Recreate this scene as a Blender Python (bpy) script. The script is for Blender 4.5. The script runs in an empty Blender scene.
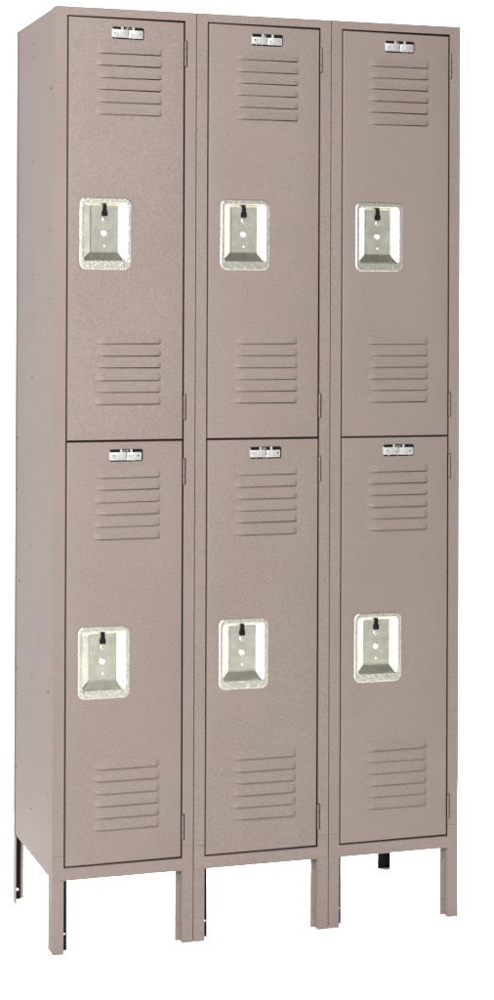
import bpy, bmesh, math, random
from mathutils import Matrix, Vector, Euler

IN = 0.0254                       # everything below is laid out in inches
C = bpy.context.scene.collection
SC = bpy.context.scene
random.seed(4)

# ------------------------------------------------------------------ camera
cam = bpy.data.cameras.new("camera")
camo = bpy.data.objects.new("camera", cam)
C.objects.link(camo)
SC.camera = camo
# rows: right, down, forward
M = [[0.9559120, -0.2936255, 0.0040334],
     [0.0053270, 0.0036060, -0.9999793],
     [0.2936049, 0.9559137, 0.0050112]]
right, down, fwd = (Vector(r) for r in M)
mw = Matrix((right, -down, -fwd)).transposed().to_4x4()
mw.translation = Vector((-34.943, -148.961, 51.911)) * IN
camo.matrix_world = mw
cam.sensor_fit = 'VERTICAL'
cam.sensor_height = 36.0
cam.sensor_width = 36.0 * 494 / 1000
cam.lens = 1882.687 / 1000 * 36.0
cam.shift_x = (247.0 - 181.933) / 1000
cam.shift_y = (305.585 - 500.0) / 1000
cam.clip_start = 0.05
cam.clip_end = 200

# ------------------------------------------------------------------ world (dim studio air) and lamps
w = bpy.data.worlds.new("World")
SC.world = w
w.use_nodes = True
w.node_tree.nodes['Background'].inputs[0].default_value = (0.97, 1.0, 0.96, 1)
w.node_tree.nodes['Background'].inputs[1].default_value = 0.14


def lamp(name, loc, target, sx, sy, power, col=(1, 1, 1)):
    l = bpy.data.lights.new(name, 'AREA')
    l.shape = 'RECTANGLE'
    l.size = sx * IN
    l.size_y = sy * IN
    l.energy = power
    l.color = col
    o = bpy.data.objects.new(name, l)
    C.objects.link(o)
    o.location = Vector(loc) * IN
    d = Vector(target) - Vector(loc)
    o.rotation_euler = d.to_track_quat('-Z', 'Y').to_euler()
    return o


lamp("key_softbox", (-56, -116, 101), (8, 0, 30), 60, 60, 275)
lamp("strip_softbox", (-80, -108, 46), (10, 0, 24), 76, 90, 84)
lamp("strip_softbox", (150, -32, 53), (16, 0, 48), 42, 104, 20)
lamp("fill_softbox", (92, -190, 62), (20, 0, 45), 110, 120, 12.5)  # unseen fill added for the handle pans to mirror
lamp("backdrop_wash", (-80, 42, 118), (-80, 140, 106), 120, 40, 40)  # this and the next: unseen lamps added to wash the backdrop white
lamp("backdrop_wash", (110, 42, 118), (110, 140, 90), 120, 40, 70)
lamp("floor_wash", (30, 44, 10), (30, 0, 3), 42, 16, 62)  # low lamp added out of view behind the lockers to lift floor shade
lamp("floor_wash", (100, 42, 140), (84, 46, 0), 60, 50, 110)  # this and the next: unseen lamps added to whiten the floor
lamp("floor_wash", (18, 48, 112), (18, 30, 0), 34, 40, 42)

SC.view_settings.view_transform = 'Standard'
SC.view_settings.look = 'None'
SC.view_settings.exposure = 0.0
SC.view_settings.gamma = 1.0
SC.render.film_transparent = False


# ------------------------------------------------------------------ materials
def new_mat(name):
    m = bpy.data.materials.new(name)
    m.use_nodes = True
    nt = m.node_tree
    return m, nt, nt.nodes['Principled BSDF']


def offset_vec(nt):
    """object coordinates, shifted by a per-object random amount so that copies do not repeat"""
    tc = nt.nodes.new('ShaderNodeTexCoord')
    oi = nt.nodes.new('ShaderNodeObjectInfo')
    ml = nt.nodes.new('ShaderNodeMath')
    ml.operation = 'MULTIPLY'
    ml.inputs[1].default_value = 40.0
    ad = nt.nodes.new('ShaderNodeVectorMath')
    ad.operation = 'ADD'
    nt.links.new(oi.outputs['Random'], ml.inputs[0])
    nt.links.new(tc.outputs['Object'], ad.inputs[0])
    nt.links.new(ml.outputs[0], ad.inputs[1])
    return ad.outputs[0]


def paint(name, col, rough=0.5, spread=0.15, bump=0.12):
    m, nt, b = new_mat(name)
    n1 = nt.nodes.new('ShaderNodeTexNoise')
    n1.inputs['Scale'].default_value = 400
    n1.inputs['Detail'].default_value = 2.0
    n2 = nt.nodes.new('ShaderNodeTexNoise')
    n2.inputs['Scale'].default_value = 5
    n2.inputs['Detail'].default_value = 2.0
    vec = offset_vec(nt)
    for n in (n1, n2):
        nt.links.new(vec, n.inputs['Vector'])
    r = nt.nodes.new('ShaderNodeValToRGB')
    r.color_ramp.elements[0].position = 0.3
    r.color_ramp.elements[1].position = 0.7
    r.color_ramp.elements[0].color = tuple(c * (1 - spread) for c in col) + (1,)
    r.color_ramp.elements[1].color = tuple(c * (1 + spread) for c in col) + (1,)
    nt.links.new(n1.outputs[0], r.inputs[0])
    mx = nt.nodes.new('ShaderNodeMix')
    mx.data_type = 'RGBA'
    mx.blend_type = 'MULTIPLY'
    mx.inputs['Factor'].default_value = 1.0
    r2 = nt.nodes.new('ShaderNodeValToRGB')
    r2.color_ramp.elements[0].position = 0.3
    r2.color_ramp.elements[1].position = 0.7
    r2.color_ramp.elements[0].color = (0.95, 0.945, 0.94, 1)
    r2.color_ramp.elements[1].color = (1, 1, 1, 1)
    nt.links.new(n2.outputs[0], r2.inputs[0])
    nt.links.new(r.outputs[0], mx.inputs[6])
    nt.links.new(r2.outputs[0], mx.inputs[7])
    nt.links.new(mx.outputs[2], b.inputs['Base Color'])
    b.inputs['Roughness'].default_value = rough
    b.inputs['Specular IOR Level'].default_value = 0.09
    bp = nt.nodes.new('ShaderNodeBump')
    bp.inputs['Strength'].default_value = bump
    bp.inputs['Distance'].default_value = 0.001
    nt.links.new(n1.outputs[0], bp.inputs['Height'])
    nt.links.new(bp.outputs[0], b.inputs['Normal'])
    return m


def metal(name, col, rough, bump=0.0, scale=120, metallic=1.0, low=0.86):
    m, nt, b = new_mat(name)
    n = nt.nodes.new('ShaderNodeTexNoise')
    n.inputs['Scale'].default_value = scale
    n.inputs['Detail'].default_value = 3
    nt.links.new(offset_vec(nt), n.inputs['Vector'])
    r = nt.nodes.new('ShaderNodeValToRGB')
    r.color_ramp.elements[0].position = 0.3
    r.color_ramp.elements[1].position = 0.7
    r.color_ramp.elements[0].color = tuple(c * low for c in col) + (1,)
    r.color_ramp.elements[1].color = tuple(min(1, c * 1.08) for c in col) + (1,)
    nt.links.new(n.outputs[0], r.inputs[0])
    nt.links.new(r.outputs[0], b.inputs['Base Color'])
    b.inputs['Metallic'].default_value = metallic
    b.inputs['Roughness'].default_value = rough
    if bump:
        bp = nt.nodes.new('ShaderNodeBump')
        bp.inputs['Strength'].default_value = bump
        bp.inputs['Distance'].default_value = 0.001
        nt.links.new(n.outputs[0], bp.inputs['Height'])
        nt.links.new(bp.outputs[0], b.inputs['Normal'])
    return m


TAUPE = (0.168, 0.1355, 0.1215)
M_PAINT = paint("taupe_enamel", TAUPE)
M_BLACK = paint("black_paint_and_gap_shade", (0.006, 0.006, 0.006), 0.7, 0.1, 0.05)  # for black parts, and for shade put into gaps as colour
M_STEEL = metal("stainless_steel", (0.76, 0.74, 0.63), 0.30, 0.15, 60)
M_FLANGE = metal("mottled_steel", (0.70, 0.69, 0.61), 0.38, 1.0, 190, 1.0, 0.72)
M_ALU = metal("aluminium_plate", (0.39, 0.39, 0.375), 0.35, 0.15, 300, 0.35)
M_GREY = metal("grey_print", (0.12, 0.12, 0.12), 0.6, 0, 100, 0.0)
M_STUD = metal("bright_stud", (0.85, 0.85, 0.83), 0.5, 0, 100, 0.0)
M_WHITE, _, _b = new_mat("white_backdrop")
_b.inputs['Base Color'].default_value = (0.94, 0.94, 0.94, 1)
_b.inputs['Roughness'].default_value = 0.9
_b.inputs['Specular IOR Level'].default_value = 0.1


M_FLOOR = paint("grey_studio_floor", (0.40, 0.41, 0.39), 0.6, 0.06, 0.05)


# ------------------------------------------------------------------ mesh helpers
class MB:
    def __init__(self):
        self.bm = bmesh.new()

    def box(self, x0, x1, y0, y1, z0, z1, mi=0):
        bm = self.bm
        v = [bm.verts.new((x, y, z)) for x in (x0, x1) for y in (y0, y1) for z in (z0, z1)]
        for q in ((0, 1, 3, 2), (4, 6, 7, 5), (0, 4, 5, 1), (2, 3, 7, 6), (0, 2, 6, 4), (1, 5, 7, 3)):
            bm.faces.new([v[i] for i in q]).material_index = mi
        return self

    def prism(self, pts, y0, y1, mi=0):
        """closed outline in (x, z), thickness from y0 (front) to y1"""
        bm = self.bm
        a = [bm.verts.new((x, y0, z)) for x, z in pts]
        b = [bm.verts.new((x, y1, z)) for x, z in pts]
        n = len(pts)
        fs = [bm.faces.new(a), bm.faces.new(b[::-1])]
        for i in range(n):
            fs.append(bm.faces.new((a[i], b[i], b[(i + 1) % n], a[(i + 1) % n])))
        for f in fs:
            f.material_index = mi
        return self

    def sheet(self, outer, holes, y, mi=0):
        """flat sheet at y with holes"""
        bm = self.bm
        es = []
        for loop in [outer] + holes:
            vs = [bm.verts.new((x, y, z)) for x, z in loop]
            es += [bm.edges.new((vs[i], vs[(i + 1) % len(vs)])) for i in range(len(vs))]
        r = bmesh.ops.triangle_fill(bm, use_beauty=True, use_dissolve=False, edges=es, normal=(0, -1, 0))
        for f in r['geom']:
            if isinstance(f, bmesh.types.BMFace):
                f.material_index = mi
        return self

    def loft(self, loops, mi=0, cap=False):
        """loops: lists of (x, y, z) with equal counts"""
        bm = self.bm
        vl = [[bm.verts.new(p) for p in l] for l in loops]
        n = len(loops[0])
        for k, (a, b) in enumerate(zip(vl, vl[1:])):
            m = mi[k] if isinstance(mi, (list, tuple)) else mi
            for i in range(n):
                bm.faces.new((a[i], a[(i + 1) % n], b[(i + 1) % n], b[i])).material_index = m
        if cap:
            bm.faces.new(vl[-1]).material_index = mi[-1] if isinstance(mi, (list, tuple)) else mi
        return self

    def disc(self, x, y, z, r, h, n=14, mi=0, dome=0.7):
        """round boss on a front face: at y, rising to y-h"""
        def ring(rr, yy):
            return [(x + rr * math.cos(t), yy, z + rr * math.sin(t))
                    for t in [2 * math.pi * i / n for i in range(n)]]
        return self.loft([ring(r, y), ring(r * 0.96, y - h * 0.6), ring(r * dome, y - h)], mi, True)

    def build(self, name, mats, parent=None, bevel=0, seg=2, angle=35, loc=(0, 0, 0)):
        bm = self.bm
        bmesh.ops.scale(bm, vec=(IN, IN, IN), verts=bm.verts)
        bmesh.ops.recalc_face_normals(bm, faces=bm.faces)
        me = bpy.data.meshes.new(name)
        bm.to_mesh(me)
        bm.free()
        for m in (mats if isinstance(mats, (list, tuple)) else [mats]):
            me.materials.append(m)
        me.polygons.foreach_set('use_smooth', [True] * len(me.polygons))
        me.set_sharp_from_angle(angle=math.radians(angle))
        o = bpy.data.objects.new(name, me)
        C.objects.link(o)
        o.location = Vector(loc) * IN
        if parent:
            o.parent = parent
        if bevel:
            b = o.modifiers.new("bevel", 'BEVEL')
            b.width = bevel * IN
            b.segments = seg
            b.limit_method = 'ANGLE'
            b.angle_limit = math.radians(40)
            b.harden_normals = True
        return o


def rrect(cx, cz, x0, x1, z0, z1, r, y, n=5):
    """rounded rectangle loop of (x, y, z)"""
    out = []
    for (px, pz, a0) in ((x1 - r, z1 - r, 0), (x0 + r, z1 - r, 90), (x0 + r, z0 + r, 180), (x1 - r, z0 + r, 270)):
        for i in range(n + 1):
            a = math.radians(a0 + 90 * i / n)
            out.append((cx + px + r * math.cos(a), y, cz + pz + r * math.sin(a)))
    return out


def rect(x0, x1, z0, z1):
    return [(x0, z0), (x1, z0), (x1, z1), (x0, z1)]


# ------------------------------------------------------------------ setting: white studio sweep
bm = MB()
prof = [(-48, 0), (70, 0)]
for i in range(1, 13):
    a = math.radians(90 * i / 12)
    prof.append((70 + 50 * math.sin(a), 50 - 50 * math.cos(a)))
prof.append((120, 330))
lo = [bm.bm.verts.new((-420, y, z)) for y, z in prof]
hi = [bm.bm.verts.new((460, y, z)) for y, z in prof]
for i in range(len(prof) - 1):
    bm.bm.faces.new((lo[i], hi[i], hi[i + 1], lo[i + 1]))
bd = bm.build("backdrop", M_WHITE)
bd["kind"] = "structure"
bd = MB().box(-420, 460, -330, 330, -1.2, -0.2).build("floor", M_FLOOR)
bd["kind"] = "structure"

# ------------------------------------------------------------------ the locker bank
bank = bpy.data.objects.new("locker_bank", None)
C.objects.link(bank)
bank.empty_display_size = 0.3
bank["label"] = "taupe grey double-tier steel locker bank, three columns wide, standing on short legs"
bank["category"] = "locker"

D, H, ZB = 15.0, 77.0, 5.95          # depth, height, underside of the cabinet
HW = [(8.5, 10.6), (37.9, 40.0), (43.25, 45.3), (72.5, 74.6)]   # hinge heights

# carcass
m = MB().box(0.07, 0.12, 1.2, D, ZB, H - 0.02)
for y, z in ((14.6, 58.8), (14.6, 53.1), (8.6, 55.3), (8.5, 54.0), (8.6, 52.1), (8.6, 32.2), (13.4, 28.5),
             (14.5, 20.7), (8.0, 21.3), (14.4, 18.4), (8.5, 75.0), (8.3, 73.8), (2.0, 58.9), (2.0, 53.2),
             (8.5, 40.2), (14.5, 41.0), (2.0, 20.9), (8.4, 9.8), (14.6, 36.5), (2.0, 31.1), (14.5, 66.0), (8.5, 65.0), (14.4, 12.0), (2.0, 70.5), (8.5, 46.5), (2.0, 12.5)):
    r = random.uniform(0.06, 0.115)
    pts = [(0.07 - 0.006, y + 1.5 * r * math.cos(t), z + 1.1 * r * math.sin(t)) for t in [math.pi * i / 4 for i in range(8)]]
    p0 = [(0.08, b, c) for a, b, c in pts]
    m.loft([p0, pts], 1, True)
m.box(0.0, 0.06, D - 0.28, D, ZB, H - 0.02)
m.build("side_panel", [M_PAINT, M_BLACK], bank)
MB().box(35.93, 35.98, 1.52, D, ZB, H - 0.02).build("side_panel", M_PAINT, bank)
MB().box(0.13, 35.92, D - 0.06, D - 0.01, ZB, H - 0.02).build("back_panel", M_PAINT, bank)
MB().box(0.13, 35.92, 0.72, D - 0.07, H - 0.08, H - 0.03).build("top_panel", M_PAINT, bank)
MB().box(0.13, 35.92, 0.82, D - 0.07, ZB + 0.02, ZB + 0.07).build("bottom_panel", M_PAINT, bank)
for x in (12, 24):
    MB().box(x - 0.03, x + 0.03, 0.75, D - 0.08, ZB + 0.09, H - 0.1).build("partition", M_PAINT, bank)
for k in range(3):
    MB().box(12 * k + (0.13 if k == 0 else 0.04), 12 * k + (11.92 if k == 2 else 11.96), 0.85, D - 0.08, 41.52, 41.62).build("shelf", M_PAINT, bank)

# front frames: one per column
ZG = 7.94                              # seam across the posts above the bottom rail
for k in range(3):
    X = 12.0 * k
    a, b = X + (0.0 if k == 0 else 0.034), X + (12.0 if k == 2 else 11.966)
    L, R_, T, Bt = X + 0.965, X + 11.03, 76.29, 6.95
    pts = [(a, ZG + 0.007), (a, H), (b, H), (b, ZG + 0.007), (R_, ZG + 0.007)]
    for z0, z1 in HW:
        pts += [(R_, z0 - 0.03), (R_ + 0.20, z0 - 0.03), (R_ + 0.20, z1 + 0.03), (R_, z1 + 0.03)]
    pts += [(R_, T), (L, T), (L, ZG + 0.007)]
    m = MB().prism(pts, 0, 0.12)
    m.prism([(a, ZB), (a, ZG - 0.007), (L, ZG - 0.007), (L, Bt), (R_, Bt), (R_, ZG - 0.007), (b, ZG - 0.007), (b, ZB)], 0, 0.12)
    # returns round the opening and door stop
    m.box(L - 0.055, L - 0.004, 0.122, 0.70, ZB + 0.02, H - 0.06)
    m.box(R_ + 0.205, R_ + 0.25, 0.122, 0.70, ZB + 0.02, H - 0.06)
    m.box(L, R_, 0.122, 0.70, T + 0.004, T + 0.05)
    m.box(L, R_, 0.122, 0.70, Bt - 0.05, Bt - 0.004)
    m.box(a, a + 0.06, 0.122, 1.5 if k == 0 else 0.6, ZB - 0.02, H)
    m.box(b - 0.06, b, 0.122, 1.5 if k == 2 else 0.6, ZB - 0.02, H)
    if k == 2:
        m.disc(X + 0.62, 0.0, 7.55, 0.06, 0.03)
    fr = m.build("door_frame", M_PAINT, bank, bevel=0.095, seg=3)
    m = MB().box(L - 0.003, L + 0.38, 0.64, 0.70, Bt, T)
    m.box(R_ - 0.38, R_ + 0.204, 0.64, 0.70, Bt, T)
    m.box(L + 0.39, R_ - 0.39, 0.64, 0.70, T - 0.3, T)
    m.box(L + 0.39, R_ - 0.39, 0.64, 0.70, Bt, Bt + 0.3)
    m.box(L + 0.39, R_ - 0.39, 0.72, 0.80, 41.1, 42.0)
    if k < 2:
        m.box(b + 0.004, b + 0.064, 0.075, 0.12, 0.03, H - 0.1)     # black strip added as shade in the joint between columns
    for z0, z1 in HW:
        m.box(R_ - 0.02, R_ + 0.199, 0.15, 0.22, z0 - 0.03, z1 + 0.03)  # black backing added as shade inside the hinge notches
    m.build("door_stop", M_BLACK, fr)  # stops coloured black to stand in for shade in the door gaps

# legs
for k in range(3):
    X = 12.0 * k
    a, b = X + (0.0 if k == 0 else 0.034), X + (12.0 if k == 2 else 11.966)
    L, R_ = X + 0.98, X + 11.03
    zt = ZB - 0.006
    m = MB().prism([(a + (0.12 if k == 0 else 0.01), 0), (a, 0.14 if k == 0 else 0.02), (a, zt), (L, zt), (L, 0)], 0.012, 0.07)
    m.box(a, a + 0.06, 0.072, 1.35, 0.16, zt)
    lg = m.build("leg", M_PAINT, bank, bevel=0.03)
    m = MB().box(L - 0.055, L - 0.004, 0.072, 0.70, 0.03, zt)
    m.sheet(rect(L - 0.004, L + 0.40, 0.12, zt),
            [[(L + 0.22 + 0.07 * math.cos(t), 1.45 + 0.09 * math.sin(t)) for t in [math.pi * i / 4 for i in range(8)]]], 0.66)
    m.build("inner_flange", M_BLACK, lg)  # lip coloured black to stand in for shade behind the leg face
    m = MB().prism([(R_, 0), (R_, zt), (b, zt), (b, 0)], 0.012, 0.07)
    m.box(R_, R_ + 0.055, 0.072, 0.70, 0.03, zt)
    m.box(b - 0.06, b, 0.072, 1.35, 0.1, zt)
    m.prism([(R_ - 0.40, 0.04), (R_ - 0.40, zt), (R_ - 0.003, zt), (R_ - 0.003, 0.04)], 0.64, 0.70)
    for z in (1.35, 5.1):
        m.box(R_ - 0.16, R_ - 0.12, 0.634, 0.642, z - (0.08 if z < 3 else 0.22), z + (0.08 if z < 3 else 0.22), 1)
    m.build("leg", [M_PAINT, M_BLACK], bank, bevel=0.025)

zt = ZB - 0.006
lg = MB().prism([(0.66, 0.18), (0.66, zt), (0.90, zt), (0.90, 0.18)], D - 0.10, D - 0.02) \
    .box(0.0, 0.06, D - 1.0, D, 0.0, zt).build("leg", M_PAINT, bank, bevel=0.02)
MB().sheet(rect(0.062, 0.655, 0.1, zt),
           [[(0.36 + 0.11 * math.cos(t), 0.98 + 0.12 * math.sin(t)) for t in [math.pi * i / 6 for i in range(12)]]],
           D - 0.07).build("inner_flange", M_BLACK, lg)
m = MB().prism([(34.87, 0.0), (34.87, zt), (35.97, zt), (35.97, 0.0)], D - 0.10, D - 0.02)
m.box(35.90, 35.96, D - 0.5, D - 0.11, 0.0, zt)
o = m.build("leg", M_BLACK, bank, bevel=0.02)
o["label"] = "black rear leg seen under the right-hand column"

# ------------------------------------------------------------------ doors
PDX = (0.0, 0.12, 0.2)
LX0, LX1, LH = 3.30, 9.0, 0.74         # louvre extent and height


def louvre_mesh(z_top, rng):
    m = MB()
    nu, nv = 30, 6
    for i in range(6):
        zb = z_top - i * 0.995
        hf = rng.uniform(0.8, 1.15)
        tl, tr = rng.uniform(-0.03, 0.03), rng.uniform(-0.02, 0.03)
        lf = rng.uniform(0.6, 1.3)
        grid = []
        for v in range(nv + 1):
            row = []
            fv = v / nv
            for u in range(nu + 1):
                s = u / nu
                # denser columns at both ends
                x = LX0 + (LX1 - LX0) * (0.5 - 0.5 * math.cos(math.pi * s))
                e1 = min(1, (x - LX0) / lf)
                e2 = min(1, (LX1 - x) / 0.30)
                e = e1 * e1 * (3 - 2 * e1) * e2 ** 0.8
                h = 0.006 + 0.22 * hf * e * (1 - fv) ** 1.3
                row.append(m.bm.verts.new((x, -h, zb + LH * fv + (1 - fv) * (tl + (tr - tl) * s))))
            grid.append(row)
        for v in range(nv):
            for u in range(nu):
                m.bm.faces.new((grid[v][u], grid[v][u + 1], grid[v + 1][u + 1], grid[v + 1][u]))
        # rolled lip under the raised edge
        lip = []
        for u in range(nu + 1):
            c = grid[0][u].co
            lip.append(m.bm.verts.new((c.x, c.y * 0.75, c.z - 0.008)))
        for u in range(nu):
            m.bm.faces.new((lip[u], lip[u + 1], grid[0][u + 1], grid[0][u]))
    return m


def number_plate(d, pz, k, t, rng):
    """dark holder, bright plate in two halves, folded tabs along the top"""
    hw = rng.uniform(1.34, 1.42)
    m = MB().loft([rrect(0, 0, -hw, hw, -0.50, 0.50, 0.17, 0.0, 4), rrect(0, 0, -hw, hw, -0.50, 0.50, 0.17, -0.03, 4)], 1, True)
    mid = rng.uniform(-0.06, 0.08)
    bz, tz = rng.uniform(-0.40, -0.36), rng.uniform(0.23, 0.29)
    for x0, x1, dz in ((-hw + 0.05, mid - 0.035, 0.0), (mid + 0.035, hw - rng.uniform(0.06, 0.16), -0.02)):
        m.loft([rrect(0, 0, x0, x1, bz + dz, tz + dz, 0.05, -0.03, 3), rrect(0, 0, x0, x1, bz + dz, tz + dz, 0.05, -0.07, 3),
                rrect(0, 0, x0 + 0.02, x1 - 0.02, bz + dz + 0.02, tz + dz - 0.02, 0.04, -0.085, 3)], 0, True)
    m.box(mid - 0.036, mid + 0.036, -0.06, -0.03, bz - 0.02, bz + 0.2)
    for x in (-0.47 + rng.uniform(-0.05, 0.05), 0.43 + rng.uniform(-0.05, 0.05)):
        m.box(x - 0.09, x + 0.09, -0.075, -0.03, tz - 0.03, 0.49)
    for i in range(rng.choice((1, 2, 3))):
        x = -0.2 + 0.17 * i + rng.uniform(-0.02, 0.02)
        m.box(x - 0.035, x + 0.035, -0.06, -0.03, tz + 0.04, rng.uniform(0.38, 0.46))
    # light points where the lower rim is crimped
    for i in range(rng.choice((2, 3, 4))):
        x = rng.uniform(-1.1, 1.1)
        m.box(x - 0.03, x + 0.03, -0.055, -0.03, -0.47, bz - 0.03)
    # rivets and pressed marks
    for x, z in ((-1.1, -0.02), (1.03, -0.04)):
        m.disc(x + rng.uniform(-0.05, 0.05), -0.085, z, rng.uniform(0.045, 0.075), 0.02, 10, 1)
    for i in range(rng.choice((1, 2, 3))):
        x = mid + rng.choice((-1, 1)) * rng.uniform(0.12, 0.3)
        m.box(x - 0.02, x + 0.02, -0.09, -0.08, -0.2, rng.uniform(-0.05, 0.12), 2)
    m.box(-0.93, -0.90, -0.09, -0.08, bz + 0.06, tz - 0.08, 2)
    if k > 0:
        m.box(0.72, 0.75, -0.09, -0.08, bz + 0.06, tz - 0.1, 2)
    # pale end caps of the holder
    m.loft([rrect(0, 0, -hw - 0.04, -hw + 0.04, -0.36, 0.36, 0.03, 0.0, 2), rrect(0, 0, -hw - 0.04, -hw + 0.04, -0.36, 0.36, 0.03, -0.06, 2)], 0, True)
    o = m.build("number_plate", [M_ALU, M_BLACK, M_GREY], d, loc=(6.08 + PDX[k], 0, pz))
    return o


def door(z0l, z0r, z1l, z1r, lou, hz, pz, hinges):
    xl, xr = 1.115, 10.915
    base = [(xl, z0l), (xr, z0r), (xr, z1r), (xl, z1l)]
    cx, cz = (xl + xr) / 2, (z0l + z1l) / 2

    def inset(d, y):
        return [(x + (d if x < cx else -d), y, z + (d if z < cz else -d)) for x, z in base]
    m = MB()
    prof = [(0.11, 0.0), (0.068, 0.008), (0.032, 0.032), (0.008, 0.068), (0.0, 0.11), (0.0, 0.56)]
    m.loft([inset(d, y) for d, y in prof])
    holes = []
    for zt_ in lou:
        for i in range(6):
            zb = zt_ - i * 0.995
            holes.append([(LX0 + 0.45, zb - 0.01), (LX1 - 0.6, zb - 0.055), (LX1 - 0.1, zb - 0.05), (LX1 - 0.1, zb + 0.3), (LX0 + 0.45, zb + 0.3)])
    holes.append(rect(2.31, 6.28, hz - 2.4, hz + 2.75))
    m.sheet([(p[0], p[2]) for p in inset(0.11, 0)], holes, 0.0)
    bmesh.ops.remove_doubles(m.bm, verts=m.bm.verts, dist=0.0005)
    d = m.build("door", M_PAINT, bank)
    # recessed handle pan (origin at its centre)
    def rr(l, r, b, t, rad, y):
        return rrect(0, 0, -2.17 + l, 2.17 - r, -2.95 + b, 2.95 - t, rad, y, 6)
    loops = [rr(0, 0, 0, 0, 0.58, -0.002), rr(0.01, 0.01, 0.01, 0.01, 0.57, -0.05),
             rr(0.07, 0.07, 0.07, 0.07, 0.51, -0.085), rr(0.28, 0.30, 0.66, 0.36, 0.36, -0.085),
             rr(0.31, 0.35, 0.72, 0.39, 0.27, -0.072), rr(0.34, 0.42, 0.77, 0.42, 0.24, -0.035), rr(0.37, 0.49, 0.81, 0.44, 0.22, 0.03),
             rr(0.92, 0.88, 1.36, 0.57, 0.12, 0.31),
             rr(1.00, 0.96, 1.46, 0.60, 0.10, 0.346), rr(1.09, 1.05, 1.58, 0.63, 0.08, 0.36)]
    m = MB().loft(loops, [1, 1, 1, 1, 0, 0, 0, 0, 0, 0], True)
    m.disc(-0.02, 0.36, 1.18, 0.19, 0.05, 16, 0, 0.75)
    m.disc(-0.02, 0.36, 0.05, 0.27, 0.03, 18, 0, 0.85)
    m.disc(-0.02, 0.33, 0.05, 0.2, 0.06, 18, 2, 0.6)
    m.disc(0.05, 0.36, -0.98, 0.11, 0.05, 14, 0, 0.6)
    # stamped plain tab at the right of the bottom rim
    m.disc(1.42, -0.085, -2.58, 0.21, 0.02, 18, 1, 0.8)
    h = m.build("recessed_handle", [M_STEEL, M_FLANGE, M_STUD], d, angle=19, loc=(4.25, 0, hz))
    wn = h.modifiers.new('weighted', 'WEIGHTED_NORMAL')
    wn.keep_sharp = True
    wn.weight = 80
    m = MB().prism([(-0.15, 2.34), (-0.17, 2.0), (-0.26, 1.78), (-0.26, 1.54), (-0.12, 1.42), (0.0, 1.52), (0.12, 1.42),
                    (0.24, 1.54), (0.24, 1.78), (0.17, 2.0), (0.17, 2.34)], 0.24, 0.355)
    m.build("latch", M_BLACK, d, bevel=0.02, loc=(4.25, 0, hz))

    for z0, z1 in hinges:
        m = MB()
        n = 12
        edges = [z0, z0 + 0.66, z0 + 1.40, z1]
        for i in range(3):
            za, zc = edges[i] + 0.012, edges[i + 1] - 0.012

            def ring(r, z):
                return [(11.03 + r * math.cos(t), -0.06 + r * math.sin(t), z) for t in [2 * math.pi * j / n for j in range(n)]]
            m.loft([ring(0.001, za), ring(0.065, za), ring(0.075, za + 0.02), ring(0.075, zc - 0.02), ring(0.065, zc), ring(0.001, zc)])
        m.build("hinge", M_PAINT, d)
    return d


upper = door(41.645, 41.64, 76.19, 76.13, (73.3, 49.55), 58.52, 75.0, HW[2:])
lower = door(7.08, 7.12, 41.51, 41.50, (38.6, 14.85), 23.5, 40.4, HW[:2])
HDX = (0.0, 0.06, 0.17)               # the pans sit a little differently from door to door
HDZ = {0: (0.0, 0.10, 0.13), 1: (-0.10, 0.04, 0.0)}
rng = random.Random(11)
for t, (src, lou, pz) in enumerate(((upper, (73.3, 49.55), 75.0), (lower, (38.6, 14.85), 40.4))):
    kids = list(src.children)
    for k in range(3):
        d = src
        if k:
            d = src.copy()
            C.objects.link(d)
            for ch in kids:
                c = ch.copy()
                C.objects.link(c)
                c.parent = d
                if ch.name.startswith(("recessed_handle", "latch")):
                    c.location.x += HDX[k] * IN
                    c.location.z += (HDZ[t][k] - HDZ[t][0]) * IN
        # each door hangs very slightly out of true, turning about its own centre
        ang = math.radians(rng.uniform(-0.05, 0.05))
        cen = Vector((6.0, 0, 59.0 if t == 0 else 24.3)) * IN
        rot = Matrix.Rotation(ang, 3, 'Y')
        d.rotation_euler.y = ang
        d.location = cen - rot @ cen + Vector((12 * k, rng.uniform(-0.015, 0.01), rng.uniform(-0.012, 0.012))) * IN
        for z in lou:
            louvre_mesh(z, rng).build("louvre_vent", M_PAINT, d, angle=50)
        o = number_plate(d, pz, k, t, rng)
        o.rotation_euler.y = math.radians(rng.uniform(-0.9, 0.9))
